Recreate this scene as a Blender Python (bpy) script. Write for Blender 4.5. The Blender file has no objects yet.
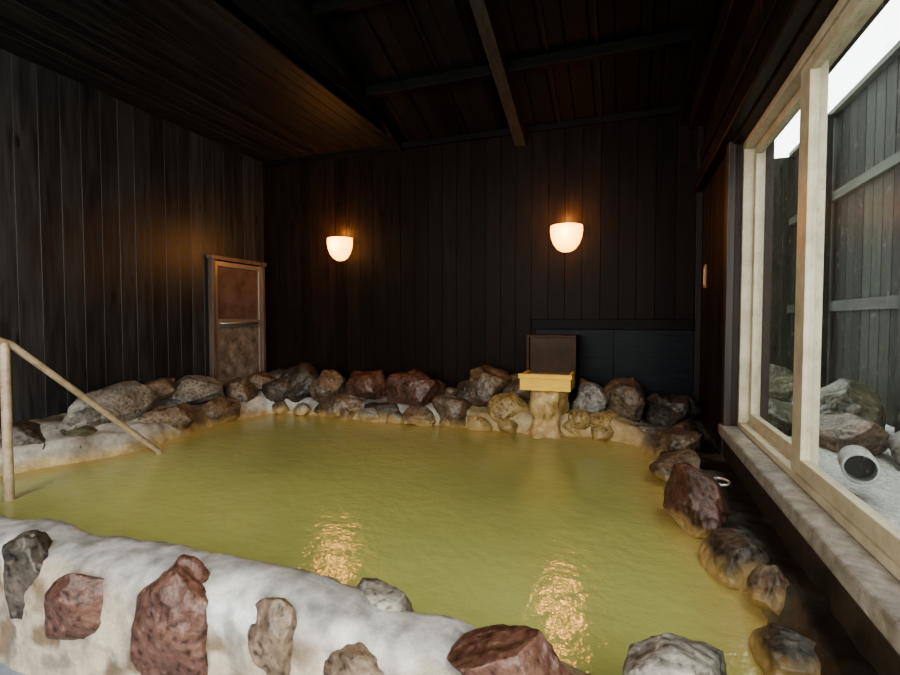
import bpy, math, random
from mathutils import Vector, Matrix, noise
random.seed(7)
scene = bpy.context.scene
COL = scene.collection

# ------------------------------------------------------------------ materials
def new_mat(name):
    m = bpy.data.materials.new(name); m.use_nodes = True
    nt = m.node_tree; b = nt.nodes['Principled BSDF']
    return m, nt, b
def N(nt, t, **kw):
    n = nt.nodes.new(t)
    for k, v in kw.items(): setattr(n, k, v)
    return n
def ramp(nt, stops):
    r = N(nt, 'ShaderNodeValToRGB'); e = r.color_ramp.elements
    while len(e) < len(stops): e.new(0.5)
    for i, (p, c) in enumerate(stops):
        e[i].position = p; e[i].color = (*c, 1)
    return r
def wood(name, dark, light, axis='Z', rough=0.45, knots=True, bump=0.25, vary=0.6, spec=0.5):
    m, nt, b = new_mat(name); L = nt.links
    b.inputs['Specular IOR Level'].default_value = spec
    geo = N(nt, 'ShaderNodeNewGeometry')
    tc = N(nt, 'ShaderNodeTexCoord')
    off = N(nt, 'ShaderNodeVectorMath', operation='SCALE'); off.inputs[0].default_value = (37, 51, 43)
    L.new(geo.outputs['Random Per Island'], off.inputs['Scale'])
    add = N(nt, 'ShaderNodeVectorMath', operation='ADD')
    L.new(tc.outputs['Object'], add.inputs[0]); L.new(off.outputs[0], add.inputs[1])
    mp = N(nt, 'ShaderNodeMapping')
    s = {'X': (1.2, 14, 14), 'Y': (14, 1.2, 14), 'Z': (14, 14, 1.2)}[axis]
    mp.inputs['Scale'].default_value = s
    L.new(add.outputs[0], mp.inputs[0])
    n1 = N(nt, 'ShaderNodeTexNoise'); n1.inputs['Scale'].default_value = 1.6; n1.inputs['Detail'].default_value = 8
    n1.inputs['Roughness'].default_value = 0.65; n1.inputs['Distortion'].default_value = 0.6
    L.new(mp.outputs[0], n1.inputs[0])
    r = ramp(nt, [(0.32, dark), (0.72, light)])
    L.new(n1.outputs[0], r.inputs[0])
    mr = N(nt, 'ShaderNodeMapRange'); mr.inputs[3].default_value = 1 - vary; mr.inputs[4].default_value = 1 + vary
    L.new(geo.outputs['Random Per Island'], mr.inputs[0])
    mul = N(nt, 'ShaderNodeVectorMath', operation='SCALE')
    L.new(r.outputs[0], mul.inputs[0]); L.new(mr.outputs[0], mul.inputs['Scale'])
    last = mul.outputs[0]
    if knots:
        mk = N(nt, 'ShaderNodeMapping'); ks = {'X': (2.2, 6, 6), 'Y': (6, 2.2, 6), 'Z': (6, 6, 2.2)}[axis]
        mk.inputs['Scale'].default_value = ks; L.new(add.outputs[0], mk.inputs[0])
        v = N(nt, 'ShaderNodeTexVoronoi'); v.inputs['Scale'].default_value = 0.9
        L.new(mk.outputs[0], v.inputs[0])
        kr = ramp(nt, [(0.07, (0.25, 0.25, 0.25)), (0.14, (1, 1, 1))]); L.new(v.outputs[0], kr.inputs[0])
        mm = N(nt, 'ShaderNodeVectorMath', operation='MULTIPLY')
        L.new(last, mm.inputs[0]); L.new(kr.outputs[0], mm.inputs[1]); last = mm.outputs[0]
    L.new(last, b.inputs['Base Color'])
    rr = N(nt, 'ShaderNodeMapRange'); rr.inputs[3].default_value = rough - 0.1; rr.inputs[4].default_value = rough + 0.2
    L.new(n1.outputs[0], rr.inputs[0]); L.new(rr.outputs[0], b.inputs['Roughness'])
    bp = N(nt, 'ShaderNodeBump'); bp.inputs['Strength'].default_value = bump; bp.inputs['Distance'].default_value = 0.01
    L.new(n1.outputs[0], bp.inputs['Height']); L.new(bp.outputs[0], b.inputs['Normal'])
    return m
def mottled(name, c1, c2, scale=6, rough=0.6, bump=0.3, c3=None, dist=0.02, metallic=0, spec=.5):
    m, nt, b = new_mat(name); L = nt.links
    b.inputs['Specular IOR Level'].default_value = spec
    tc = N(nt, 'ShaderNodeTexCoord')
    n1 = N(nt, 'ShaderNodeTexNoise'); n1.inputs['Scale'].default_value = scale; n1.inputs['Detail'].default_value = 9
    n1.inputs['Roughness'].default_value = 0.65
    L.new(tc.outputs['Object'], n1.inputs[0])
    st = [(0.35, c1), (0.62, c2)]
    if c3: st.append((0.72, c3))
    r = ramp(nt, st); L.new(n1.outputs[0], r.inputs[0]); L.new(r.outputs[0], b.inputs['Base Color'])
    b.inputs['Roughness'].default_value = rough; b.inputs['Metallic'].default_value = metallic
    bp = N(nt, 'ShaderNodeBump'); bp.inputs['Strength'].default_value = bump; bp.inputs['Distance'].default_value = dist
    L.new(n1.outputs[0], bp.inputs['Height']); L.new(bp.outputs[0], b.inputs['Normal'])
    return m
def rock_mat(name, c1, c2, fleck, stain=True, rough=0.42):
    m, nt, b = new_mat(name); L = nt.links
    tc = N(nt, 'ShaderNodeTexCoord'); geo = N(nt, 'ShaderNodeNewGeometry')
    n1 = N(nt, 'ShaderNodeTexNoise'); n1.inputs['Scale'].default_value = 5; n1.inputs['Detail'].default_value = 8
    n2 = N(nt, 'ShaderNodeTexNoise'); n2.inputs['Scale'].default_value = 38; n2.inputs['Detail'].default_value = 6
    n3 = N(nt, 'ShaderNodeTexVoronoi'); n3.inputs['Scale'].default_value = 22
    for n in (n1, n2, n3): L.new(tc.outputs['Object'], n.inputs[0])
    r = ramp(nt, [(0.36, c1), (0.64, c2)]); L.new(n1.outputs[0], r.inputs[0])
    f = ramp(nt, [(0.56, (0, 0, 0)), (0.76, (.5, .5, .5))]); L.new(n2.outputs[0], f.inputs[0])
    mx = N(nt, 'ShaderNodeMixRGB'); mx.inputs[2].default_value = (*fleck, 1)
    L.new(f.outputs[0], mx.inputs[0]); L.new(r.outputs[0], mx.inputs[1])
    cr = ramp(nt, [(0.34, (.35, .33, .3)), (0.47, (1, 1, 1))]); L.new(n2.outputs[0], cr.inputs[0])
    mu = N(nt, 'ShaderNodeVectorMath', operation='MULTIPLY'); L.new(mx.outputs[0], mu.inputs[0]); L.new(cr.outputs[0], mu.inputs[1])
    last = mu.outputs[0]
    if stain:
        sp = N(nt, 'ShaderNodeSeparateXYZ'); L.new(geo.outputs['Position'], sp.inputs[0])
        a = N(nt, 'ShaderNodeMath', operation='MULTIPLY_ADD'); a.inputs[1].default_value = 0.16
        L.new(n1.outputs[0], a.inputs[0]); a.inputs[2].default_value = -0.08
        a2 = N(nt, 'ShaderNodeMath', operation='SUBTRACT'); L.new(sp.outputs[2], a2.inputs[0]); L.new(a.outputs[0], a2.inputs[1])
        mr = N(nt, 'ShaderNodeMapRange'); mr.inputs[1].default_value = 0.03; mr.inputs[2].default_value = 0.10
        mr.inputs[3].default_value = 0.85; mr.inputs[4].default_value = 0
        L.new(a2.outputs[0], mr.inputs[0])
        m2 = N(nt, 'ShaderNodeMixRGB'); m2.inputs[2].default_value = (0.42, 0.29, 0.12, 1)
        L.new(mr.outputs[0], m2.inputs[0]); L.new(last, m2.inputs[1]); last = m2.outputs[0]
    L.new(last, b.inputs['Base Color']); b.inputs['Roughness'].default_value = rough
    ad = N(nt, 'ShaderNodeMath', operation='ADD'); L.new(n2.outputs[0], ad.inputs[0]); L.new(n3.outputs[0], ad.inputs[1])
    bp = N(nt, 'ShaderNodeBump'); bp.inputs['Strength'].default_value = 0.6; bp.inputs['Distance'].default_value = 0.012
    L.new(ad.outputs[0], bp.inputs['Height']); L.new(bp.outputs[0], b.inputs['Normal'])
    return m
def vcol_mat(name, bump=0.45):
    m, nt, b = new_mat(name); L = nt.links
    at = N(nt, 'ShaderNodeAttribute'); at.attribute_name = 'Col'
    tc = N(nt, 'ShaderNodeTexCoord')
    n1 = N(nt, 'ShaderNodeTexNoise'); n1.inputs['Scale'].default_value = 14; n1.inputs['Detail'].default_value = 10
    n1.inputs['Roughness'].default_value = 0.7
    L.new(tc.outputs['Object'], n1.inputs[0])
    mr = N(nt, 'ShaderNodeMapRange'); mr.inputs[1].default_value = 0.3; mr.inputs[2].default_value = 0.7
    mr.inputs[3].default_value = 0.55; mr.inputs[4].default_value = 1.25
    L.new(n1.outputs[0], mr.inputs[0])
    s = N(nt, 'ShaderNodeVectorMath', operation='SCALE'); L.new(at.outputs[0], s.inputs[0]); L.new(mr.outputs[0], s.inputs['Scale'])
    L.new(s.outputs[0], b.inputs['Base Color'])
    L.new(at.outputs['Alpha'], b.inputs['Roughness'])
    bp = N(nt, 'ShaderNodeBump'); bp.inputs['Strength'].default_value = bump; bp.inputs['Distance'].default_value = 0.015
    L.new(n1.outputs[0], bp.inputs['Height']); L.new(bp.outputs[0], b.inputs['Normal'])
    return m
def plain(name, c, rough=0.5, metal=0, emis=None, es=0):
    m, nt, b = new_mat(name)
    b.inputs['Base Color'].default_value = (*c, 1); b.inputs['Roughness'].default_value = rough
    b.inputs['Metallic'].default_value = metal
    if emis:
        b.inputs['Emission Color'].default_value = (*emis, 1); b.inputs['Emission Strength'].default_value = es
    return m

M_left = wood('charred_board_grey', (0.009, 0.0088, 0.009), (0.038, 0.037, 0.038), 'Z', 0.38, vary=.35, spec=.42)
M_back = wood('charred_board_dark', (0.0045, 0.0028, 0.0019), (0.018, 0.0105, 0.0065), 'Z', 0.45, vary=0.35, spec=.12)
M_ceilY = wood('ceiling_board', (0.006, 0.0055, 0.005), (0.028, 0.026, 0.024), 'Y', 0.5, vary=0.3, spec=.25)
M_roof = wood('roof_board', (0.0025, 0.0025, 0.0025), (0.009, 0.0085, 0.008), 'Y', 0.6, spec=.15)
M_beamX = wood('beam_x', (0.0035, 0.0033, 0.003), (0.011, 0.0105, 0.0095), 'X', 0.55, knots=False, vary=0.2, spec=.15)
M_beamY = wood('beam_y', (0.018, 0.017, 0.015), (0.052, 0.048, 0.043), 'Y', 0.55, knots=False, vary=0.2, spec=.3)
M_right = wood('brown_board', (0.007, 0.004, 0.003), (0.028, 0.015, 0.0095), 'Z', 0.45, spec=.3)
M_trim = wood('dark_trim', (0.006, 0.0045, 0.0035), (0.021, 0.015, 0.011), 'Y', 0.4, knots=False, vary=0.2, spec=.35)
M_pale = wood('pale_wood', (0.74, 0.42, 0.05), (0.95, 0.64, 0.13), 'X', 0.5, knots=False, bump=0.1, vary=0.1)
M_cream = mottled('cream_sash', (0.40, 0.34, 0.23), (0.54, 0.48, 0.35), 9, 0.45, 0.05)
M_sill = mottled('weathered_sill', (0.17, 0.145, 0.115), (0.36, 0.33, 0.29), 16, 0.35, 0.2, (0.54, 0.51, 0.47), 0.006)
M_sillface = mottled('sill_base', (0.012, 0.010, 0.009), (0.05, 0.04, 0.03), 8, 0.4, 0.3)

# ------------------------------------------------------------------ mesh helpers
class MB:
    def __init__(s): s.v = []; s.f = []
    def box(s, x0, x1, y0, y1, z0, z1):
        i = len(s.v)
        s.v += [(x0,y0,z0),(x1,y0,z0),(x1,y1,z0),(x0,y1,z0),(x0,y0,z1),(x1,y0,z1),(x1,y1,z1),(x0,y1,z1)]
        s.f += [[i+a for a in q] for q in ((0,3,2,1),(4,5,6,7),(0,1,5,4),(1,2,6,5),(2,3,7,6),(3,0,4,7))]
        return s
    def prism(s, ring0, ring1):
        i = len(s.v); n = len(ring0)
        s.v += [tuple(p) for p in ring0] + [tuple(p) for p in ring1]
        s.f.append([i+k for k in range(n)][::-1]); s.f.append([i+n+k for k in range(n)])
        for k in range(n):
            k2 = (k+1) % n; s.f.append([i+k, i+k2, i+n+k2, i+n+k])
        return s
    def boards(s, O, U, V, Nn, width, length, bw, t=0.02, c=0.006, jit=0.0):
        O, U, V, Nn = map(Vector, (O, U, V, Nn)); x = 0
        while x < width - 1e-4:
            w = min(bw * (1 + random.uniform(-jit, jit)), width - x)
            tt = t + random.uniform(-0.002, 0.002)
            pr = [(0.001, 0), (w-0.001, 0), (w-0.001, tt-c), (w-c-0.001, tt), (c+0.001, tt), (0.001, tt-c)]
            r0 = [O + U*(x+a) + Nn*b for a, b in pr]
            r1 = [p + V*length for p in r0]
            s.prism(r0, r1); x += w
        return s
    def build(s, name, mat, bevel=0, smooth=False, parent=None):
        me = bpy.data.meshes.new(name); me.from_pydata(s.v, [], s.f)
        import bmesh
        bm = bmesh.new(); bm.from_mesh(me); bmesh.ops.recalc_face_normals(bm, faces=bm.faces); bm.to_mesh(me); bm.free()
        ob = bpy.data.objects.new(name, me); COL.objects.link(ob)
        for mm in (mat if isinstance(mat, list) else [mat]): me.materials.append(mm)
        if bevel:
            b = ob.modifiers.new('bevel', 'BEVEL'); b.width = bevel; b.segments = 2; b.limit_method = 'ANGLE'
        if smooth:
            for p in me.polygons: p.use_smooth = True
        if parent: ob.parent = parent
        return ob
def empty(name):
    e = bpy.data.objects.new(name, None); COL.objects.link(e); return e
def tube(name, pts, r, mat, parent=None, cyclic=False, res=6):
    cu = bpy.data.curves.new(name, 'CURVE'); cu.dimensions = '3D'; cu.bevel_depth = r; cu.bevel_resolution = res
    sp = cu.splines.new('POLY'); sp.points.add(len(pts)-1); cu.use_fill_caps = True
    for p, q in zip(sp.points, pts): p.co = (*q, 1)
    sp.use_cyclic_u = cyclic
    tmp = bpy.data.objects.new(name, cu)
    COL.objects.link(tmp)
    dg = bpy.context.evaluated_depsgraph_get()
    me = bpy.data.meshes.new_from_object(tmp.evaluated_get(dg)); 
    bpy.data.objects.remove(tmp)
    ob = bpy.data.objects.new(name, me); COL.objects.link(ob); me.materials.clear(); me.materials.append(mat)
    for p in me.polygons: p.use_smooth = True
    if parent: ob.parent = parent
    return ob
def lathe(name, prof, mat, center, a0=0, a1=2*math.pi, seg=32, parent=None, wob=0):
    v = []; f = []; n = len(prof); full = abs(a1-a0-2*math.pi) < 1e-4
    cnt = seg if full else seg+1
    for i in range(cnt):
        a = a0 + (a1-a0)*i/seg
        for r, z in prof:
            k = 1 + wob*noise.noise(Vector((math.cos(a)*2, math.sin(a)*2, z*9))) if wob else 1
            v.append((center[0]+r*k*math.cos(a), center[1]+r*k*math.sin(a), center[2]+z))
    for i in range(seg):
        j = (i+1) % cnt
        for k in range(n-1): f.append((i*n+k, j*n+k, j*n+k+1, i*n+k+1))
    me = bpy.data.meshes.new(name); me.from_pydata(v, [], f); me.materials.append(mat)
    for p in me.polygons: p.use_smooth = True
    ob = bpy.data.objects.new(name, me); COL.objects.link(ob)
    if parent: ob.parent = parent
    return ob

# ------------------------------------------------------------------ room dimensions (water level = 0)
XL, XR, YB, YF = -4.67, 0.70, 5.50, -2.5
ZC = 3.26; FLOOR = -0.25; XG = -2.64; RID = 1.0; SL = 0.33
ZR = ZC + SL*(YB-RID)

MB().boards((XL-0.02, YF, FLOOR), (0,1,0), (0,0,1), (1,0,0), YB-YF, ZC-FLOOR, 0.17, c=.0025, jit=0.05)\
    .box(XL-0.15, XL-0.02, YF, YB, -0.45, ZC+0.1).build('wall_left', M_left)
MB().boards((XL, YB+0.02, FLOOR), (1,0,0), (0,0,1), (0,-1,0), XR-XL, ZC-FLOOR, 0.185, c=0.002, jit=0.05)\
    .box(XL-0.15, XR+0.25, YB+0.02, YB+0.15, -0.45, ZC+0.25).build('wall_back', M_back)
MB().boards((XL, YF, ZC+0.02), (1,0,0), (0,1,0), (0,0,-1), XG-XL, YB-YF, 0.13, c=0.004)\
    .box(XL-0.15, XG, YF, YB, ZC+0.02, ZC+0.1).build('ceiling', M_ceilY)
mb = MB(); z = ZC
while z < ZR:
    z1 = min(z+0.13, ZR); 
    y1 = YB - (z-ZC)/SL; y0 = max(RID - (ZR - z)/SL, YF)
    mb.prism([(XG-0.03,y0,z+0.002),(XG-0.03,y0,z1-0.002),(XG,y0,z1-0.006),(XG,y0,z+0.006)],
             [(XG-0.03,y1,z+0.002),(XG-0.03,y1,z1-0.002),(XG,y1,z1-0.006),(XG,y1,z+0.006)])
    z = z1
mb.build('wall_gable', M_ceilY)
L1 = math.hypot(YB-RID, ZR-ZC); V1 = (0, (YB-RID)/L1, -(ZR-ZC)/L1); N1 = (0, -(ZR-ZC)/L1, -(YB-RID)/L1)
L2 = (RID-YF)/(YB-RID)*L1; V2 = (0, -(YB-RID)/L1, -(ZR-ZC)/L1); N2 = (0, (ZR-ZC)/L1, -(YB-RID)/L1)
mb = MB()
mb.boards((XG, RID, ZR+0.02), (1,0,0), V1, N1, XR+0.3-XG, L1+0.1, 0.21, c=0.01)
mb.boards((XG, RID, ZR+0.02), (1,0,0), V2, N2, XR+0.3-XG, L2+0.1, 0.21, c=0.01)
ro = [(XG-0.1,RID,ZR+0.03),(XR+0.3,RID,ZR+0.03),(XR+0.3,RID,ZR+0.12),(XG-0.1,RID,ZR+0.12)]
mb.prism(ro, [(a, YB+0.15, c-SL*(YB+0.15-RID)) for a,b,c in ro])
mb.prism(ro, [(a, YF-0.15, c-SL*(RID-YF+0.15)) for a,b,c in ro])
mb.build('roof_ceiling', M_roof)
def zroof(y): return ZC + SL*(YB-y) if y > RID else ZR - SL*(RID-y)
fr = empty('roof_framing')
for i, y in enumerate([4.62, 3.7, 2.78, 1.86]):
    z = zroof(y)
    MB().box(XG, XR+0.0, y-0.04, y+0.04, z-0.10, z-0.0).build('purlin_%d' % i, M_beamX, 0.006, parent=fr)
for i, (x, w, d) in enumerate([(-1.14, 0.12, 0.19), (0.55, 0.12, 0.19)]):
    y0, y1 = RID, YB
    MB().prism([(x-w/2,y0,zroof(y0)-d),(x+w/2,y0,zroof(y0)-d),(x+w/2,y0,zroof(y0)),(x-w/2,y0,zroof(y0))],
               [(x-w/2,y1,zroof(y1)-d),(x+w/2,y1,zroof(y1)-d),(x+w/2,y1,zroof(y1)),(x-w/2,y1,zroof(y1))]).build('rafter_%d' % i, M_beamY if i == 0 else M_beamX, 0.006, parent=fr)
mb = MB()
for x in [-2.2, -1.75, -0.7, -0.27, 0.16]:
    mb.prism([(x-0.014,RID,ZR-0.03),(x+0.014,RID,ZR-0.03),(x+0.014,RID,ZR),(x-0.014,RID,ZR)],
             [(x-0.014,YB,ZC-0.03),(x+0.014,YB,ZC-0.03),(x+0.014,YB,ZC),(x-0.014,YB,ZC)])
mb.build('battens', M_beamX, parent=fr)
MB().prism([(XG-0.01,RID,ZR-0.16),(XG+0.06,RID,ZR-0.16),(XG+0.06,RID,ZR),(XG-0.01,RID,ZR)],
           [(XG-0.01,YB,ZC-0.10),(XG+0.06,YB,ZC-0.10),(XG+0.06,YB,ZC+0.06),(XG-0.01,YB,ZC+0.06)]).build('trim_gable', M_beamX, 0.005)
MB().box(XL, XR, YB-0.05, YB, ZC-0.06, ZC+0.01).build('trim_back_top', M_beamX, 0.004)
MB().box(XL, XL+0.04, YB-0.04, YB, FLOOR, ZC-0.07).build('trim_corner', M_back, 0.004)

# right wall with two window openings, the nearer one added for light
WY0, WY1, WZ0, WZ1 = 1.35, 3.98, 0.357, 2.36
W2Y0, W2Y1 = -1.9, 0.95
mb = MB()
XO = XR + 0.25
mb.box(XR+0.02, XO, YF, YB, -0.45, WZ0-0.1)
mb.box(XR+0.02, XO, YF, YB, WZ1, 4.9)
mb.box(XR+0.02, XO, WY1, YB, WZ0-0.1, WZ1)
mb.box(XR+0.02, XO, W2Y1, WY0, WZ0-0.1, WZ1)
mb.box(XR+0.02, XO, YF, W2Y0, WZ0-0.1, WZ1)
mb.boards((XR+0.02, WY1, FLOOR), (0,1,0), (0,0,1), (-1,0,0), YB-WY1, WZ1-FLOOR, 0.18)
mb.boards((XR+0.02, W2Y1, FLOOR), (0,1,0), (0,0,1), (-1,0,0), WY0-W2Y1, WZ1-FLOOR, 0.18)
mb.boards((XR+0.02, YF, WZ1), (0,1,0), (0,0,1), (-1,0,0), YB-YF, 4.9-WZ1, 0.18)
mb.build('wall_right', M_right)
mb = MB(); R0, R1, RZ0, RZ1 = -3.9, 0.2, 0.6, 2.75
mb.box(XL-0.15, XO, YF-0.15, YF, -0.45, RZ0); mb.box(XL-0.15, XO, YF-0.15, YF, RZ1, 4.9)
mb.box(XL-0.15, R0, YF-0.15, YF, RZ0, RZ1); mb.box(R1, XO, YF-0.15, YF, RZ0, RZ1)
mb.build('wall_rear', M_right)
MB().box(XR-0.08, XR, 0.2, YB, WZ1+0.02, WZ1+0.17).box(XR-0.04, XR, 0.2, YB, WZ1+0.30, WZ1+0.42)\
    .box(XR-0.13, XR, 0.2, YB, 3.02, 3.2).build('trim_header', M_trim, 0.008)
MB().box(XR-0.03, XR+0.02, WY1-0.01, WY1+0.10, WZ0-0.02, WZ1+0.03).box(XR-0.012, XR+0.02, WY1+0.16, WY1+0.21, 0.1, WZ1+0.03)\
    .build('trim_window_casing', wood('casing', (0.02,0.013,0.010), (0.06,0.040,0.029), 'Z', 0.4, False, vary=.1), 0.005)
MB().box(XR-0.06, XR, YB-0.10, YB-0.0, FLOOR, ZC).build('trim_corner_post', M_right, 0.006)

def glass_mat():
    m = bpy.data.materials.new('window_glass'); m.use_nodes = True; nt = m.node_tree; nt.nodes.clear(); L = nt.links
    o = N(nt, 'ShaderNodeOutputMaterial'); mx = N(nt, 'ShaderNodeMixShader'); t = N(nt, 'ShaderNodeBsdfTransparent')
    g = N(nt, 'ShaderNodeBsdfGlossy'); g.inputs['Roughness'].default_value = 0.25
    mx.inputs[0].default_value = .012
    t.inputs[0].default_value = (0.90, 0.94, 0.90, 1)
    d = N(nt, 'ShaderNodeBsdfDiffuse'); d.inputs[0].default_value = (0.7, 0.72, 0.68, 1)
    tc = N(nt, 'ShaderNodeTexCoord'); n = N(nt, 'ShaderNodeTexNoise'); n.inputs['Scale'].default_value = 40; n.inputs['Detail'].default_value = 5
    L.new(tc.outputs['Object'], n.inputs[0])
    r = N(nt, 'ShaderNodeMapRange'); r.inputs[1].default_value = 0.58; r.inputs[2].default_value = 0.75; r.inputs[3].default_value = 0.05; r.inputs[4].default_value = 0.35
    L.new(n.outputs[0], r.inputs[0])
    m2 = N(nt, 'ShaderNodeMixShader'); L.new(r.outputs[0], m2.inputs[0]); L.new(t.outputs[0], m2.inputs[1]); L.new(d.outputs[0], m2.inputs[2])
    L.new(m2.outputs[0], mx.inputs[1]); L.new(g.outputs[0], mx.inputs[2]); L.new(mx.outputs[0], o.inputs[0])
    return m
M_glass = glass_mat()
def window_x(name, y0, y1, z0, z1, meet):
    p = empty(name)
    X0, X1 = XR+0.06, XR+0.19
    f = MB().box(X0, X1, y0, y1, z0, z0+0.035).box(X0, X1, y0, y1, z1-0.05, z1).box(X0, X1, y0, y0+0.04, z0+.035, z1-.05).box(X0, X1, y1-0.04, y1, z0+.035, z1-.05)
    f.box(X0+0.054, X0+0.060, y0+.04, y1-.04, z0+0.035, z0+0.05)
    f.build('frame', M_cream, 0.002, parent=p)
    def sash(nm, a, b, x, wa, wb):
        w = 0.055
        s = MB().box(x, x+0.04, a+wa, b-wb, z0+0.035, z0+0.04+0.07).box(x, x+0.04, a+wa, b-wb, z1-0.05-w, z1-0.05)
        s.box(x, x+0.04, a, a+wa, z0+0.035, z1-0.05).box(x, x+0.04, b-wb, b, z0+0.035, z1-0.05)
        s.build(nm, M_cream, 0.002, parent=p)
        g = MB(); xa, ya, yb, za, zb = x+.02, a+wa-0.01, b-wb+0.01, z0+0.10, z1-0.05-w+0.01
        g.v = [(xa,ya,za),(xa,yb,za),(xa,yb,zb),(xa,ya,zb)]; g.f = [(0,1,2,3)]
        g.build(nm+'_glass', M_glass, parent=p)
    sash('sash_inner', y0+0.04, meet+0.05, X0+0.012, .055, .13)
    sash('sash_outer', meet-0.02, y1-0.04, X0+0.062, .09, .055)
    return p
window_x('window_1', WY0, WY1, WZ0, WZ1, 2.76)
window_x('added_window', W2Y0, W2Y1, WZ0, WZ1, -0.5)  # unseen window, added to let more light into the room
p = empty('window_3')
MB().box(R0, R1, YF-0.12, YF-0.04, RZ0, RZ0+0.06).box(R0, R1, YF-0.12, YF-0.04, RZ1-0.06, RZ1).box(R0, R0+0.06, YF-0.12, YF-0.04, RZ0+.06, RZ1-.06)\
  .box(R1-0.06, R1, YF-0.12, YF-0.04, RZ0+.06, RZ1-.06).box(-1.9, -1.82, YF-0.12, YF-0.04, RZ0+.06, RZ1-.06).build('frame', M_cream, 0.002, parent=p)
MB().box(XR-0.05, XR+0.07, 0.95, WY1+0.09, WZ0-0.08, WZ0+0.0).build('window_sill', M_sill, 0.012)
MB().box(XR-0.015, XR+0.02, 0.95, WY1+0.05, -0.1, WZ0-0.08).build('baseboard_right', M_sillface, 0.004)

# ------------------------------------------------------------------ pool basin
OUT = [(0.47,1.2),(0.50,1.7),(0.50,2.1),(0.46,2.45),(0.36,2.8),(0.27,3.1),(0.24,3.6),(0.21,4.1),(0.12,4.6),(-0.23,4.78),(-0.75,4.74),(-1.2,4.77),
       (-1.8,4.80),(-2.3,4.74),(-3.2,4.80),(-3.7,4.86),(-4.0,4.72),(-4.12,4.2),(-4.06,3.8),(-3.95,3.3),(-3.90,2.95),(-4.05,2.5),(-4.18,2.2),(-4.25,1.2)]
def sdist(x, y):
    best = 9e9; inside = False; n = len(OUT)
    for i in range(n):
        x0, y0 = OUT[i]; x1, y1 = OUT[(i+1) % n]
        dx, dy = x1-x0, y1-y0
        t = max(0, min(1, ((x-x0)*dx+(y-y0)*dy)/(dx*dx+dy*dy)))
        if i < n-1: best = min(best, math.hypot(x-x0-t*dx, y-y0-t*dy))
        if (y0 > y) != (y1 > y) and x < (x1-x0)*(y-y0)/(y1-y0)+x0: inside = not inside
    return -best if inside else best
def ss(a, b, x):
    t = max(0, min(1, (x-a)/(b-a))); return t*t*(3-2*t)
def mixc(a, b, t): return tuple(a[i]*(1-t)+b[i]*t for i in range(len(a)))
def rim_height(x, y):
    d = sdist(x, y) + 0.03*noise.noise(Vector((x*3, y*3, 1)))
    if d < 0: z = max(-0.4, d*3)
    else:
        right = ss(-0.1, 0.25, x)
        hgt = 0.20*(1-right) + 0.11*right
        z = hgt*ss(0, 0.10, d) + (1-right)*0.10*ss(0.1, 0.45, d) - 0.02*(1-right)
        z += 0.035*noise.noise(Vector((x*4, y*4, 3)))*(1-0.7*right) + 0.015*noise.noise(Vector((x*12, y*12, 5)))
    return z, d
nx, ny = 215, 165; X0, X1, Y0, Y1 = XL+.005, XR-0.01, 1.2, YB
vs = []; fs = []; cols = []
for j in range(ny+1):
    for i in range(nx+1):
        x = X0+(X1-X0)*i/nx; y = Y0+(Y1-Y0)*j/ny
        z, d = rim_height(x, y); vs.append((x, y, z))
        n = noise.noise(Vector((x*3.1, y*3.1, 7)))
        grey = mixc((0.36,0.34,0.30,0.65), (0.50,0.47,0.42,0.7), ss(-.3,.4,n))
        grey = mixc(grey, (0.14,0.105,0.07,0.5), ss(0.0,0.45,noise.noise(Vector((x*1.7,y*1.7,17)))))
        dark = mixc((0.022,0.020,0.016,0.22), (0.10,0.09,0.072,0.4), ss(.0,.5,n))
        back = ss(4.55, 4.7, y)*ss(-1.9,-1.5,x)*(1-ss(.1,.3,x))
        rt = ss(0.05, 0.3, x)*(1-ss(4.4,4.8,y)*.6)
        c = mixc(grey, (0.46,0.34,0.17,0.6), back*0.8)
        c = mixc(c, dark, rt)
        c = mixc(c, dark, ss(-3.8, -3.4, x)*(1-ss(-2.2,-1.9,x))*ss(4.6,4.7,y)*0.4)
        st = 1-ss(0.03, 0.10, z + 0.03*n + .05*rt)
        c = mixc(c, (0.46,0.33,0.14,0.5), st*0.85)
        cols.append(c)
for j in range(ny):
    for i in range(nx):
        a = j*(nx+1)+i; fs.append((a, a+1, a+nx+2, a+nx+1))
def grid_obj(name, vs, fs, cols, mat):
    me = bpy.data.meshes.new(name); me.from_pydata(vs, [], fs)
    at = me.color_attributes.new('Col', 'FLOAT_COLOR', 'POINT')
    for k, c in enumerate(cols): at.data[k].color = c
    me.materials.append(mat)
    for p in me.polygons: p.use_smooth = True
    ob = bpy.data.objects.new(name, me); COL.objects.link(ob); return ob
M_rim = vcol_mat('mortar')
grid_obj('pool_basin', vs, fs, cols, M_rim)

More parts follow.
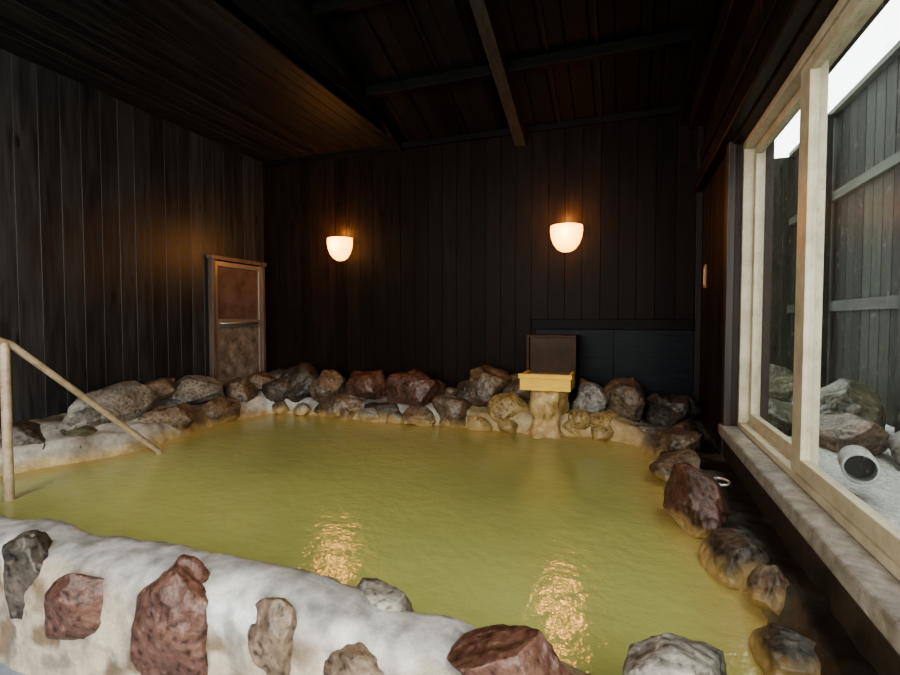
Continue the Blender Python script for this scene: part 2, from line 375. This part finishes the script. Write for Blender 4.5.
tops = [(-4.7,.20),(-2.9,.20),(-2.2,.215),(-1.6,.245),(-1.0,.235),(-0.6,.18),(-0.3,.11),(0.0,.05),(0.4,.03),(0.75,.08)]
def top(x):
    for (a, za), (b, zb) in zip(tops, tops[1:]):
        if a <= x <= b: return za+(zb-za)*ss(a, b, x)
    return .1
prof = [(1.60,-.35,0),(1.58,-.1,0),(1.55,.0,.0),(1.53,0,.35),(1.50,0,.65),(1.46,0,.88),(1.42,0,.97),(1.38,0,1.0),(1.34,0,1.0),(1.30,0,.985),(1.26,0,.95),(1.225,0,.87),(1.20,0,.72)]
nx = 400
vs = []; fs = []; cols = []
front = 24
for i in range(nx+1):
    x = XL + (XR-0.02-XL)*i/nx; tz = top(x) + 0.022*noise.noise(Vector((x*2.2, 0, 4)))
    ln = []
    for y, zz, k in prof: ln.append((y, zz if k == 0 else tz*k))
    zt = ln[-1][1]
    for q in range(1, front+1):
        t = q/front; ln.append((1.20-0.03*t, zt+(FLOOR-0.02-zt)*t))
    w = 0.03*noise.noise(Vector((x*1.5, 0, 9)))
    for (y, z) in ln:
        p = Vector((x, y, z))
        dn = 0.016*noise.noise(p*4)+0.006*noise.noise(p*13)+0.004*noise.noise(p*35)
        y2 = y + w + dn*1.2; z2 = z + dn
        vs.append((x, y2, z2))
        n = noise.noise(Vector((x*3, y*4, z*4)))
        base = mixc((0.34,0.33,0.315,0.5), (0.50,0.49,0.47,0.6), ss(-.3,.3,n))
        lo = 1-ss(.10, .22, z + .10*n) if y < 1.25 else 0
        base = mixc(base, (0.41,0.33,0.22,0.6), lo*0.75)
        base = mixc(base, (0.15,0.095,0.055,0.6), (.15+.85*lo)*ss(.02,.3,noise.noise(Vector((x*9,z*10,2+y*4))))*0.85)
        base = mixc(base, (0.13,0.12,0.11,0.6), ss(.12,.40,noise.noise(Vector((x*12,y*13,z*12+20))))*0.6)
        if y > 1.42: base = mixc(base, (0.45,0.33,0.15,0.5), (1-ss(.0,.12,z)))
        base = mixc(base, (0.32,0.24,0.13,0.5), ss(-.40,-.05,x)*0.9)
        cols.append(base)
R = len(ln)
for i in range(nx):
    for k in range(R-1):
        a = i*R+k; fs.append((a, a+R, a+R+1, a+1))
grid_obj('pool_front_parapet', vs, fs, cols, M_rim)

M_floor = mottled('stone_floor', (0.10,0.12,0.15), (0.22,0.25,0.30), 7, 0.35, 0.2)
MB().box(XL-0.1, XR+0.2, YF, 1.30, FLOOR-0.15, FLOOR).build('floor', M_floor)

def water_mat():
    m, nt, b = new_mat('milky_spring_water'); L = nt.links
    tc = N(nt, 'ShaderNodeTexCoord')
    n0 = N(nt, 'ShaderNodeTexNoise'); n0.inputs['Scale'].default_value = 0.7; n0.inputs['Detail'].default_value = 3
    L.new(tc.outputs['Object'], n0.inputs[0])
    at = N(nt, 'ShaderNodeAttribute'); at.attribute_name = 'Col'
    r = ramp(nt, [(0.35, (0.325,0.335,0.120)), (0.65, (0.42,0.42,0.15))]); L.new(n0.outputs[0], r.inputs[0])
    mx = N(nt, 'ShaderNodeMixRGB'); mx.inputs[2].default_value = (0.48, 0.35, 0.13, 1)
    L.new(at.outputs[2], mx.inputs[0]); L.new(r.outputs[0], mx.inputs[1])
    L.new(mx.outputs[0], b.inputs['Base Color'])
    b.inputs['Roughness'].default_value = 0.09; b.inputs['IOR'].default_value = 1.45
    n1 = N(nt, 'ShaderNodeTexNoise'); n1.inputs['Scale'].default_value = 10; n1.inputs['Detail'].default_value = 4
    n1.inputs['Roughness'].default_value = 0.6
    L.new(tc.outputs['Object'], n1.inputs[0])
    bp = N(nt, 'ShaderNodeBump'); bp.inputs['Strength'].default_value = 0.34; bp.inputs['Distance'].default_value = 0.02
    L.new(n1.outputs[0], bp.inputs['Height']); L.new(bp.outputs[0], b.inputs['Normal'])
    return m
vs = []; fs = []; cols = []
nx, ny = 110, 80
for j in range(ny+1):
    for i in range(nx+1):
        x = -4.6+(0.66+4.6)*i/nx; y = 1.35+(5.2-1.35)*j/ny
        vs.append((x, y, 0)); d = -sdist(x, y)
        k = (1-ss(0.0, 0.32, d))*0.75
        cols.append((k, k, k, 1))
for j in range(ny):
    for i in range(nx):
        a = j*(nx+1)+i; fs.append((a, a+1, a+nx+2, a+nx+1))
grid_obj('hot_spring_water', vs, fs, cols, water_mat())

# ------------------------------------------------------------------ boulders
RC = {
 'red': ((0.055,0.024,0.017), (0.14,0.068,0.048), (0.24,0.17,0.135)),
 'brown': ((0.065,0.044,0.030), (0.20,0.14,0.095), (0.32,0.27,0.20)),
 'grey': ((0.085,0.077,0.065), (0.26,0.235,0.20), (0.42,0.39,0.34)),
 'dark': ((0.022,0.018,0.015), (0.095,0.077,0.061), (0.22,0.18,0.14)),
 'green': ((0.035,0.035,0.020), (0.12,0.11,0.067), (0.22,0.19,0.14)),
 'yellow': ((0.20,0.13,0.05), (0.44,0.33,0.15), (0.56,0.47,0.28)),
}
RM = {k: rock_mat('rock_'+k, *v) for k, v in RC.items()}
RD = {k: rock_mat('rock_dry_'+k, *v, stain=False) for k, v in RC.items()}
import bmesh
def rock_mesh(size, seed, rz=None, sub=5):
    rnd = random.Random(seed)
    bm = bmesh.new(); bmesh.ops.create_icosphere(bm, subdivisions=sub, radius=1)
    planes = []
    for _ in range(13):
        v = Vector((rnd.gauss(0,1), rnd.gauss(0,1), rnd.gauss(0,1))).normalized(); planes.append((v, rnd.uniform(.6,.88)))
    off = Vector((rnd.uniform(0,99), rnd.uniform(0,99), rnd.uniform(0,99)))
    rot = Matrix.Rotation(rz if rz is not None else rnd.uniform(-.3,.3), 3, 'Z') @ Matrix.Rotation(rnd.uniform(-.15,.15), 3, 'X')@ Matrix.Rotation(rnd.uniform(-.15,.15), 3, 'Y')
    for v in bm.verts:
        p = v.co.copy()
        for n, d in planes:
            k = p.dot(n)
            if k > d: p -= n*(k-d)*0.93
        p *= 1 + 0.14*noise.noise(p*1.3+off) + 0.06*noise.noise(p*3.5+off) + 0.025*noise.noise(p*9+off) + 0.01*noise.noise(p*22+off)
        p *= 1.14
        p = Vector((p.x*size[0]/2, p.y*size[1]/2, p.z*size[2]/2))
        v.co = rot @ p
    return bm
def rock(loc, size, kind, seed, rz=None, dry=False):
    bm = rock_mesh(size, seed, rz)
    me = bpy.data.meshes.new('boulder'); bm.to_mesh(me); bm.free()
    for p in me.polygons: p.use_smooth = True
    me.materials.append((RD if dry else RM)[kind])
    ob = bpy.data.objects.new('boulder', me); ob.location = loc; COL.objects.link(ob); return ob
rocks = [
 ((-4.40,3.15,.33),(.42,.98,.34),'grey'), ((-4.26,2.84,.10),(.42,.55,.36),'green'), ((-4.42,2.42,.12),(.42,.42,.36),'dark'),
 ((-4.45,1.9,.14),(.42,.5,.4),'dark'), ((-4.18,3.52,.13),(.40,.58,.34),'brown'), ((-4.50,3.72,.42),(.26,.36,.2),'brown'),
 ((-4.42,4.08,.34),(.40,.62,.32),'grey'), ((-4.22,4.2,.12),(.34,.50,.30),'brown'), ((-4.30,4.64,.24),(.36,.40,.34),'brown'),
 ((-4.02,4.93,.22),(.40,.36,.36),'dark'), ((-4.36,5.0,.3),(.4,.4,.34),'brown'),((-4.3,5.22,.36),(.5,.3,.22),'dark'),
 ((-3.80,5.06,.32),(.50,.42,.52),'dark'), ((-3.38,5.08,.29),(.42,.40,.46),'brown'), ((-2.85,5.10,.31),(.66,.42,.52),'red'),
 ((-3.10,4.90,.08),(.60,.36,.30),'brown'), ((-2.58,4.88,.07),(.46,.30,.28),'dark'),
 ((-2.22,5.06,.31),(.64,.44,.50),'red'), ((-2.12,4.86,.08),(.42,.3,.26),'brown'), ((-1.72,4.9,.14),(.48,.36,.38),'brown'),
 ((-1.42,5.12,.38),(.48,.40,.56),'brown'), ((-1.66,5.2,.24),(.4,.3,.36),'dark'), ((-1.14,4.96,.16),(.40,.34,.36),'yellow'), ((-1.10,5.2,.32),(.34,.30,.38),'brown'),
 ((-0.32,5.06,.33),(.36,.34,.38),'grey'), ((-0.42,4.88,.14),(.24,.24,.24),'yellow'), ((-0.18,4.90,.12),(.30,.26,.24),'yellow'),
 ((0.01,5.06,.31),(.42,.36,.46),'brown'), ((0.42,5.08,.26),(.46,.34,.34),'dark'), ((0.12,4.82,.08),(.34,.24,.18),'grey'),
 ((0.50,4.70,.15),(.28,.34,.18),'dark'),
 ((0.40,4.32,.10),(.42,.50,.30),'brown'), ((0.35,3.70,.08),(.34,.42,.24),'brown'), ((0.38,2.98,.12),(.34,.48,.34),'red'),
 ((0.47,2.44,.04),(.24,.34,.22),'dark'), ((0.55,2.20,.07),(.15,.24,.16),'brown'), ((0.54,1.80,.02),(.26,.32,.20),'dark'),
]
for i, (l, s, k) in enumerate(rocks): rock(l, s, k, 100+i)
frocks = [
 ((-2.22,1.240,.075),(.28,.17,.36),'dark'), ((-1.84,1.225,.04),(.33,.17,.34),'red'), ((-1.42,1.225,.05),(.32,.17,.44),'red'),
 ((-1.02,1.225,.120),(.20,.14,.22),'brown'), ((-0.74,1.225,.07),(.22,.15,.17),'brown'), ((-.80,1.47,.15),(.26,.17,.15),'grey'),
 ((-0.30,1.33,.12),(.34,.24,.24),'red'), ((0.13,1.40,.16),(.29,.22,.22),'grey'), ((-.07,1.30,.05),(.2,.2,.18),'yellow'), ((0.42,1.45,.04),(.3,.28,.2),'dark'),
]
seeds = [137, 251, 139, 140, 141, 142, 143, 144, 145, 146]
for i, (l, s, k) in enumerate(frocks): rock(l, s, k, seeds[i], dry=True)
def mass(name, items, kinds):
    bmA = bmesh.new(); mats = [RM[k] for k in kinds]; 
    me = bpy.data.meshes.new(name)
    for i, (l, s, k) in enumerate(items):
        b = rock_mesh(s, 500+i, None, 3)
        tmp = bpy.data.meshes.new('t'); b.transform(Matrix.Translation(l)); 
        for f in b.faces: f.material_index = k; f.smooth = True
        b.to_mesh(tmp); b.free(); bmA.from_mesh(tmp); bpy.data.meshes.remove(tmp)
    bmA.to_mesh(me); bmA.free()
    for m in mats: me.materials.append(m)
    ob = bpy.data.objects.new(name, me); COL.objects.link(ob); return ob
items = []
rnd = random.Random(3)
for x in [(-4.1+0.22*i) for i in range(22)]:
    if -0.95 < x < -0.6: continue
    items.append(((x+rnd.uniform(-.05,.05), 5.26+rnd.uniform(-.05,.03), .25+rnd.uniform(0,.06)), (rnd.uniform(.18,.3),.22,rnd.uniform(.15,.28)), rnd.choice([0,0,1])))
for x in [(-3.9+0.31*i) for i in range(13)]:
    if -1.0 < x < -0.55: continue
    items.append(((x, 4.82+rnd.uniform(-.03,.05), .05), (rnd.uniform(.18,.3),.2,.18), rnd.choice([1,2,1]) if x < -1.7 else 3))
for y in [3.9, 3.35, 2.65]:
    items.append(((.34+rnd.uniform(0,.1)+(.08 if y<2.7 else 0), y, .05), (.2,.24,.14), rnd.choice([0,1])))
mass('border_cobbles', items, ['dark','brown','grey','yellow'])

# ------------------------------------------------------------------ spout with wooden trough
M_dep = mottled('mineral_deposit', (0.30,0.17,0.055), (0.62,0.45,0.22), 9, 0.4, 0.8, (0.78,0.68,0.48), 0.03)
M_hood = mottled('hood_panel', (0.026,0.013,0.007), (0.075,0.036,0.018), 3, 0.35, 0.05, spec=.12)
sp = empty('hot_spring_spout')
cx, cy = -0.72, 4.86
lathe('deposit_column', [(0.0,-.2),(.24,-.2),(.23,.0),(.19,.05),(.155,.12),(.16,.18),(.175,.22),(.16,.28),(.175,.34),(.19,.40),(.16,.44),(0.0,.445)], M_dep, (cx, cy, 0), seg=48, parent=sp, wob=.35)
tr = MB()
w = .24; tz0, tz1 = .445, .63
tr.box(cx-w, cx+w, 4.68, 5.10, tz0, tz0+.03)
tr.box(cx-w, cx+w, 4.655, 4.685, tz0, tz1-.03)
tr.box(cx-w, cx-w+.03, 4.685, 5.10, tz0+.03, tz1-.03).box(cx+w-.03, cx+w, 4.685, 5.10, tz0+.03, tz1-.03)
tr.box(cx-w-.015, cx+w+.015, 4.64, 4.665, tz1-.07, tz1-.025)
tr.build('trough', M_pale, .005, parent=sp)
MB().box(cx-w+.03, cx+w-.03, 4.685, 5.1, tz0+.03, tz1-.05).build('trough_water', plain('spout_water', (.45,.38,.15), .08), parent=sp)
hd = MB()
hd.box(cx-.225, cx+.225, 5.08, 5.11, .42, .945)
for sx in (-.25, .225):
    hd.box(cx+sx, cx+sx+.025, 5.04, 5.36, .42, .945)
hd.box(cx-.25, cx+.25, 5.04, 5.36, .945, .965)
hd.build('hood', M_hood, .003, parent=sp)

M_ledge = wood('ledge', (0.004,0.003,0.0028), (0.014,0.011,0.009), 'X', .45, False, spec=.12)
MB().box(-0.98, XR-0.06, 5.38, YB-0.0, 1.02, 1.13).build('trim_ledge', M_ledge, .006)
MB().boards((-0.94, 5.44, .2), (1,0,0), (0,0,1), (0,-1,0), XR-0.06+0.94, .82, .82, c=.002).build('wall_back_panel', wood('panel_blue', (0.005,0.006,0.0075), (0.012,0.014,0.017), 'X', .35, False, spec=.12))

# ------------------------------------------------------------------ door
d = empty('door_1')
M_dframe = wood('door_frame', (0.06,0.04,0.03), (0.16,0.115,0.088), 'Z', .4, False, vary=.1)
M_dpanel = mottled('door_panel', (0.085,0.050,0.038), (0.14,0.09,0.07), 4, .25, .1)
M_dlow = mottled('door_panel_low', (0.08,0.058,0.043), (0.24,0.20,0.165), 9, .45, .3, (0.42,.38,.34))
x = XL; a, b_, z0, z1 = 4.50, 5.40, .28, 1.84
MB().box(x, x+.07, a, a+.05, z0+.05, z1).box(x, x+.07, b_-.05, b_, z0+.05, z1).box(x, x+.08, a-.02, b_+.02, z1, z1+.05).box(x, x+.07, a, b_, z0-.02, z0+.05).build('frame', M_dframe, .005, parent=d)
st = MB()
st.box(x+.01, x+.05, a+.05, a+.10, z0+.05, z1-.01).box(x+.01, x+.05, b_-.10, b_-.05, z0+.05, z1-.01)
st.box(x+.01, x+.05, a+.10, b_-.10, z1-.07, z1-.01).box(x+.01, x+.05, a+.10, b_-.10, 1.03, 1.13).box(x+.01, x+.05, a+.10, b_-.10, z0+.05, z0+.12)
st.build('stiles', plain('door_metal', (.30,.24,.20), .35, .5), .004, parent=d)
MB().box(x+.015, x+.03, a+.10, b_-.10, 1.13, z1-.07).build('upper_panel', M_dpanel, parent=d)
MB().box(x+.015, x+.03, a+.10, b_-.10, z0+.12, 1.03).build('lower_panel', M_dlow, parent=d)
tube('pull_bar', [(x+.05, a+.14, 1.08),(x+.085, a+.14, 1.08),(x+.085, b_-.2, 1.08),(x+.05, b_-.2, 1.08)], .016, plain('bar', (.40,.37,.33), .35, .7), d)

# ------------------------------------------------------------------ sconces
M_shade = plain('lamp_shade_lit', (0.9,0.55,0.22), .3, 0, (1.0, 0.42, 0.06), 5.5)
M_brass = plain('sconce_bracket', (.12,.07,.03), .4, .6)
M_bulb = plain('bulb_lit', (1,1,1), .3, 0, (1,.55,.2), 30)
for lx, lz in [(-3.47, 2.08), (-0.625, 2.06)]:
    s = empty('wall_sconce')
    pr = [(0.0, -.20), (.05, -.195), (.10, -.165), (.14, -.11), (.165, -.04), (.175, .03), (.172, .085), (.160, .088), (.155,.02),(.13,-.08),(.08,-.14),(0,-.17)]
    lathe('glass_bowl', pr, M_shade, (lx, YB-.012, lz), math.pi, 2*math.pi, 32, s)
    MB().box(lx-.06, lx+.06, YB-.02, YB, lz-.1, lz+.06).build('back_plate', M_brass, .004, parent=s)
    lathe('bulb', [(0,-.05),(.03,-.04),(.042,0),(.03,.04),(0,.055)], M_bulb, (lx, YB-.085, lz+.0), seg=16, parent=s)
    for k, (dy, dz, en, rad) in enumerate([(.32, -.02, 16, .11), (.13, .17, 9, .04)]):
        li = bpy.data.lights.new('sconce_light', 'POINT'); li.color = (1, .42, .12); li.energy = en; li.shadow_soft_size = rad
        lo = bpy.data.objects.new('sconce_light', li); lo.location = (lx, YB-dy, lz+dz); COL.objects.link(lo); lo.parent = s

# ------------------------------------------------------------------ handrail
M_rail = mottled('rail_paint', (0.27,0.20,0.125), (0.42,0.34,0.24), 14, .4, .15, (0.24,.15,.08))
h = empty('handrail')
hx = -3.60
tube('rail', [(hx,.95,-.25),(hx,.95,.96),(hx,.99,1.0),(hx,1.86,1.0),(hx,1.93,.97),(hx-.06,2.98,.03),(hx-.06,3.03,-.12)], .022, M_rail, h)
tube('post', [(hx,1.90,-.3),(hx,1.90,.98)], .026, M_rail, h)

# ------------------------------------------------------------------ small things
ch = empty('drain_chain')
M_steel = plain('steel', (.8,.79,.76), .35, .6)
CX = .05
pts = [(.50+CX+.045*math.cos(t*math.pi/8), 3.30+.07*math.sin(t*math.pi/8), .145) for t in range(16)]
tube('ring', pts, .008, M_steel, ch, True, 3)
for i in range(7):
    c0 = Vector((.43+CX-.022*i, 3.30-.01*math.sin(i*1.3), .14)); pp = [tuple(c0+Vector((.018*math.cos(t*math.pi/5), .009*math.sin(t*math.pi/5) if i%2 else 0, 0 if i%2 else .008*math.sin(t*math.pi/5)))) for t in range(10)]
    tube('link_%d' % i, pp, .004, M_steel, ch, True, 2)
wt = empty('wall_thermometer')
MB().box(XR-.012, XR, 5.12, 5.22, 1.42, 1.64).build('backing', plain('th_wood', (.45,.22,.10), .5), .003, parent=wt)
MB().box(XR-.018, XR-.012, 5.155, 5.185, 1.45, 1.61).build('tube', plain('th_glass', (.7,.65,.6), .2), .002, parent=wt)

# ------------------------------------------------------------------ outside
M_fence = wood('fence_board', (0.006,0.0075,0.0058), (0.026,0.029,0.022), 'Z', .65, spec=.12)
M_post = wood('fence_rail', (0.018,0.021,0.016), (0.065,0.069,0.055), 'Y', .6, False, spec=.15)
fx = 2.3; FH = 3.5
fence = empty('wooden_fence')
mb = MB().boards((fx, 0.0, 0), (0,1,0), (0,0,1), (-1,0,0), 8.5, FH, .2, c=.006)
mb.boards((XO, 8.5, 0), (1,0,0), (0,0,1), (0,-1,0), fx-XO, FH, .2, c=.006)
mb.build('boards', M_fence, parent=fence)
mb = MB().box(fx-.07, fx-.02, 0, 8.5, 1.22, 1.34).box(fx-.07, fx-.02, 0, 8.5, 2.5, 2.6).box(fx-.09, fx+.05, 0, 8.5, FH, FH+.06)
mb.build('rails', M_post, .005, parent=fence)
mb = MB()
for y in (1.2, 3.1, 5.0, 6.9): mb.box(fx-.17, fx-.07, y, y+.1, 0, FH)
mb.build('posts', M_fence, .005, parent=fence)
M_gravel = mottled('pale_gravel', (0.38,0.38,0.36), (0.70,0.70,0.67), 30, .8, .8, None, .03)
vs = []; fs = []; gx, gy = 60, 160
for j in range(gy+1):
    for i in range(gx+1):
        x = XO+(7-XO)*i/gx if i > 30 else XO+(2.5-XO)*i/30; y = -6+16*j/gy
        vs.append((x, y, .16+.05*noise.noise(Vector((x*2, y*2, 0)))+.02*noise.noise(Vector((x*9, y*9, 0)))))
for j in range(gy):
    for i in range(gx):
        a = j*(gx+1)+i; fs.append((a, a+1, a+gx+2, a+gx+1))
me = bpy.data.meshes.new('gravel_ground'); me.from_pydata(vs, [], fs); me.materials.append(M_gravel)
for q in me.polygons: q.use_smooth = True
COL.objects.link(bpy.data.objects.new('gravel_ground', me))
for i, (l, s, k) in enumerate([((1.8,5.2,.3),(.6,.8,.5),'green'), ((1.5,4.4,.26),(.5,.6,.30),'brown'), ((1.9,3.9,.28),(.4,.7,.36),'grey'), ((1.25,4.9,.26),(.4,.5,.32),'green'), ((1.4,6.2,.35),(.7,.7,.5),'green')]):
    rock(l, s, k, 900+i, dry=True)
pp = lathe('drain_pipe', [(.068,0),(.082,0),(.082,-.3),(.068,-.3),(.068,0)], mottled('pipe_cement', (.34,.34,.32), (.52,.52,.50), 12, .6, .2), (0,0,0), seg=32)
pp.rotation_euler = (math.radians(86), 0, math.radians(-16)); pp.location = (1.16, 3.1, .345)
bore_shade = lathe('pipe_shade_disc', [(0,-.12),(.068,-.12)], plain('pipe_shade', (.03,.03,.03), .8), (0,0,0), seg=32, parent=pp)  # dark disc inside the bore, its shade put in as colour

# ------------------------------------------------------------------ lighting
w = bpy.data.worlds.new('sky'); scene.world = w; w.use_nodes = True
bg = w.node_tree.nodes['Background']; bg.inputs[0].default_value = (0.94, 0.98, 0.98, 1); bg.inputs[1].default_value = 5.0
def area(name, loc, rot, sx, sy, energy, color):
    l = bpy.data.lights.new(name, 'AREA'); l.shape = 'RECTANGLE'; l.size = sx; l.size_y = sy; l.energy = energy; l.color = color
    o = bpy.data.objects.new(name, l); o.location = loc; o.rotation_euler = rot; COL.objects.link(o); return o
area('daylight_side', (XO+.25, (W2Y0+W2Y1)/2, (WZ0+WZ1)/2), (0, math.radians(90), 0), 2.0, 2.8, 250, (1,.985,.96))  # area light outside the added window, brightens the room
area('daylight_rear', ((R0+R1)/2, YF-.3, (RZ0+RZ1)/2), (math.radians(90), 0, 0), 4.1, 2.15, 110, (1,.985,.96))
cl = empty('added_fill_lamp')  # unseen fill lamp and casing, added to brighten the pool from the camera side
MB().box(-2.9, -1.7, -.9, -.7, 3.16, 3.26).build('fill_housing', M_cream, .01, parent=cl)
o = area('fill_light', (-2.3, -.8, 3.13), (math.radians(25), 0, 0), 1.1, .3, 100, (1, .96, .89)); o.parent = cl

# ------------------------------------------------------------------ camera
cam = bpy.data.cameras.new('camera'); cam.sensor_width = 36; cam.lens = 19.56; cam.clip_start = .02
co = bpy.data.objects.new('camera', cam); co.location = (0, 0, 1.12)
co.rotation_euler = (math.radians(90-2.05), 0, math.radians(19.8)); COL.objects.link(co); scene.camera = co
scene.view_settings.view_transform = 'AgX'
scene.view_settings.look = 'AgX - Medium High Contrast'
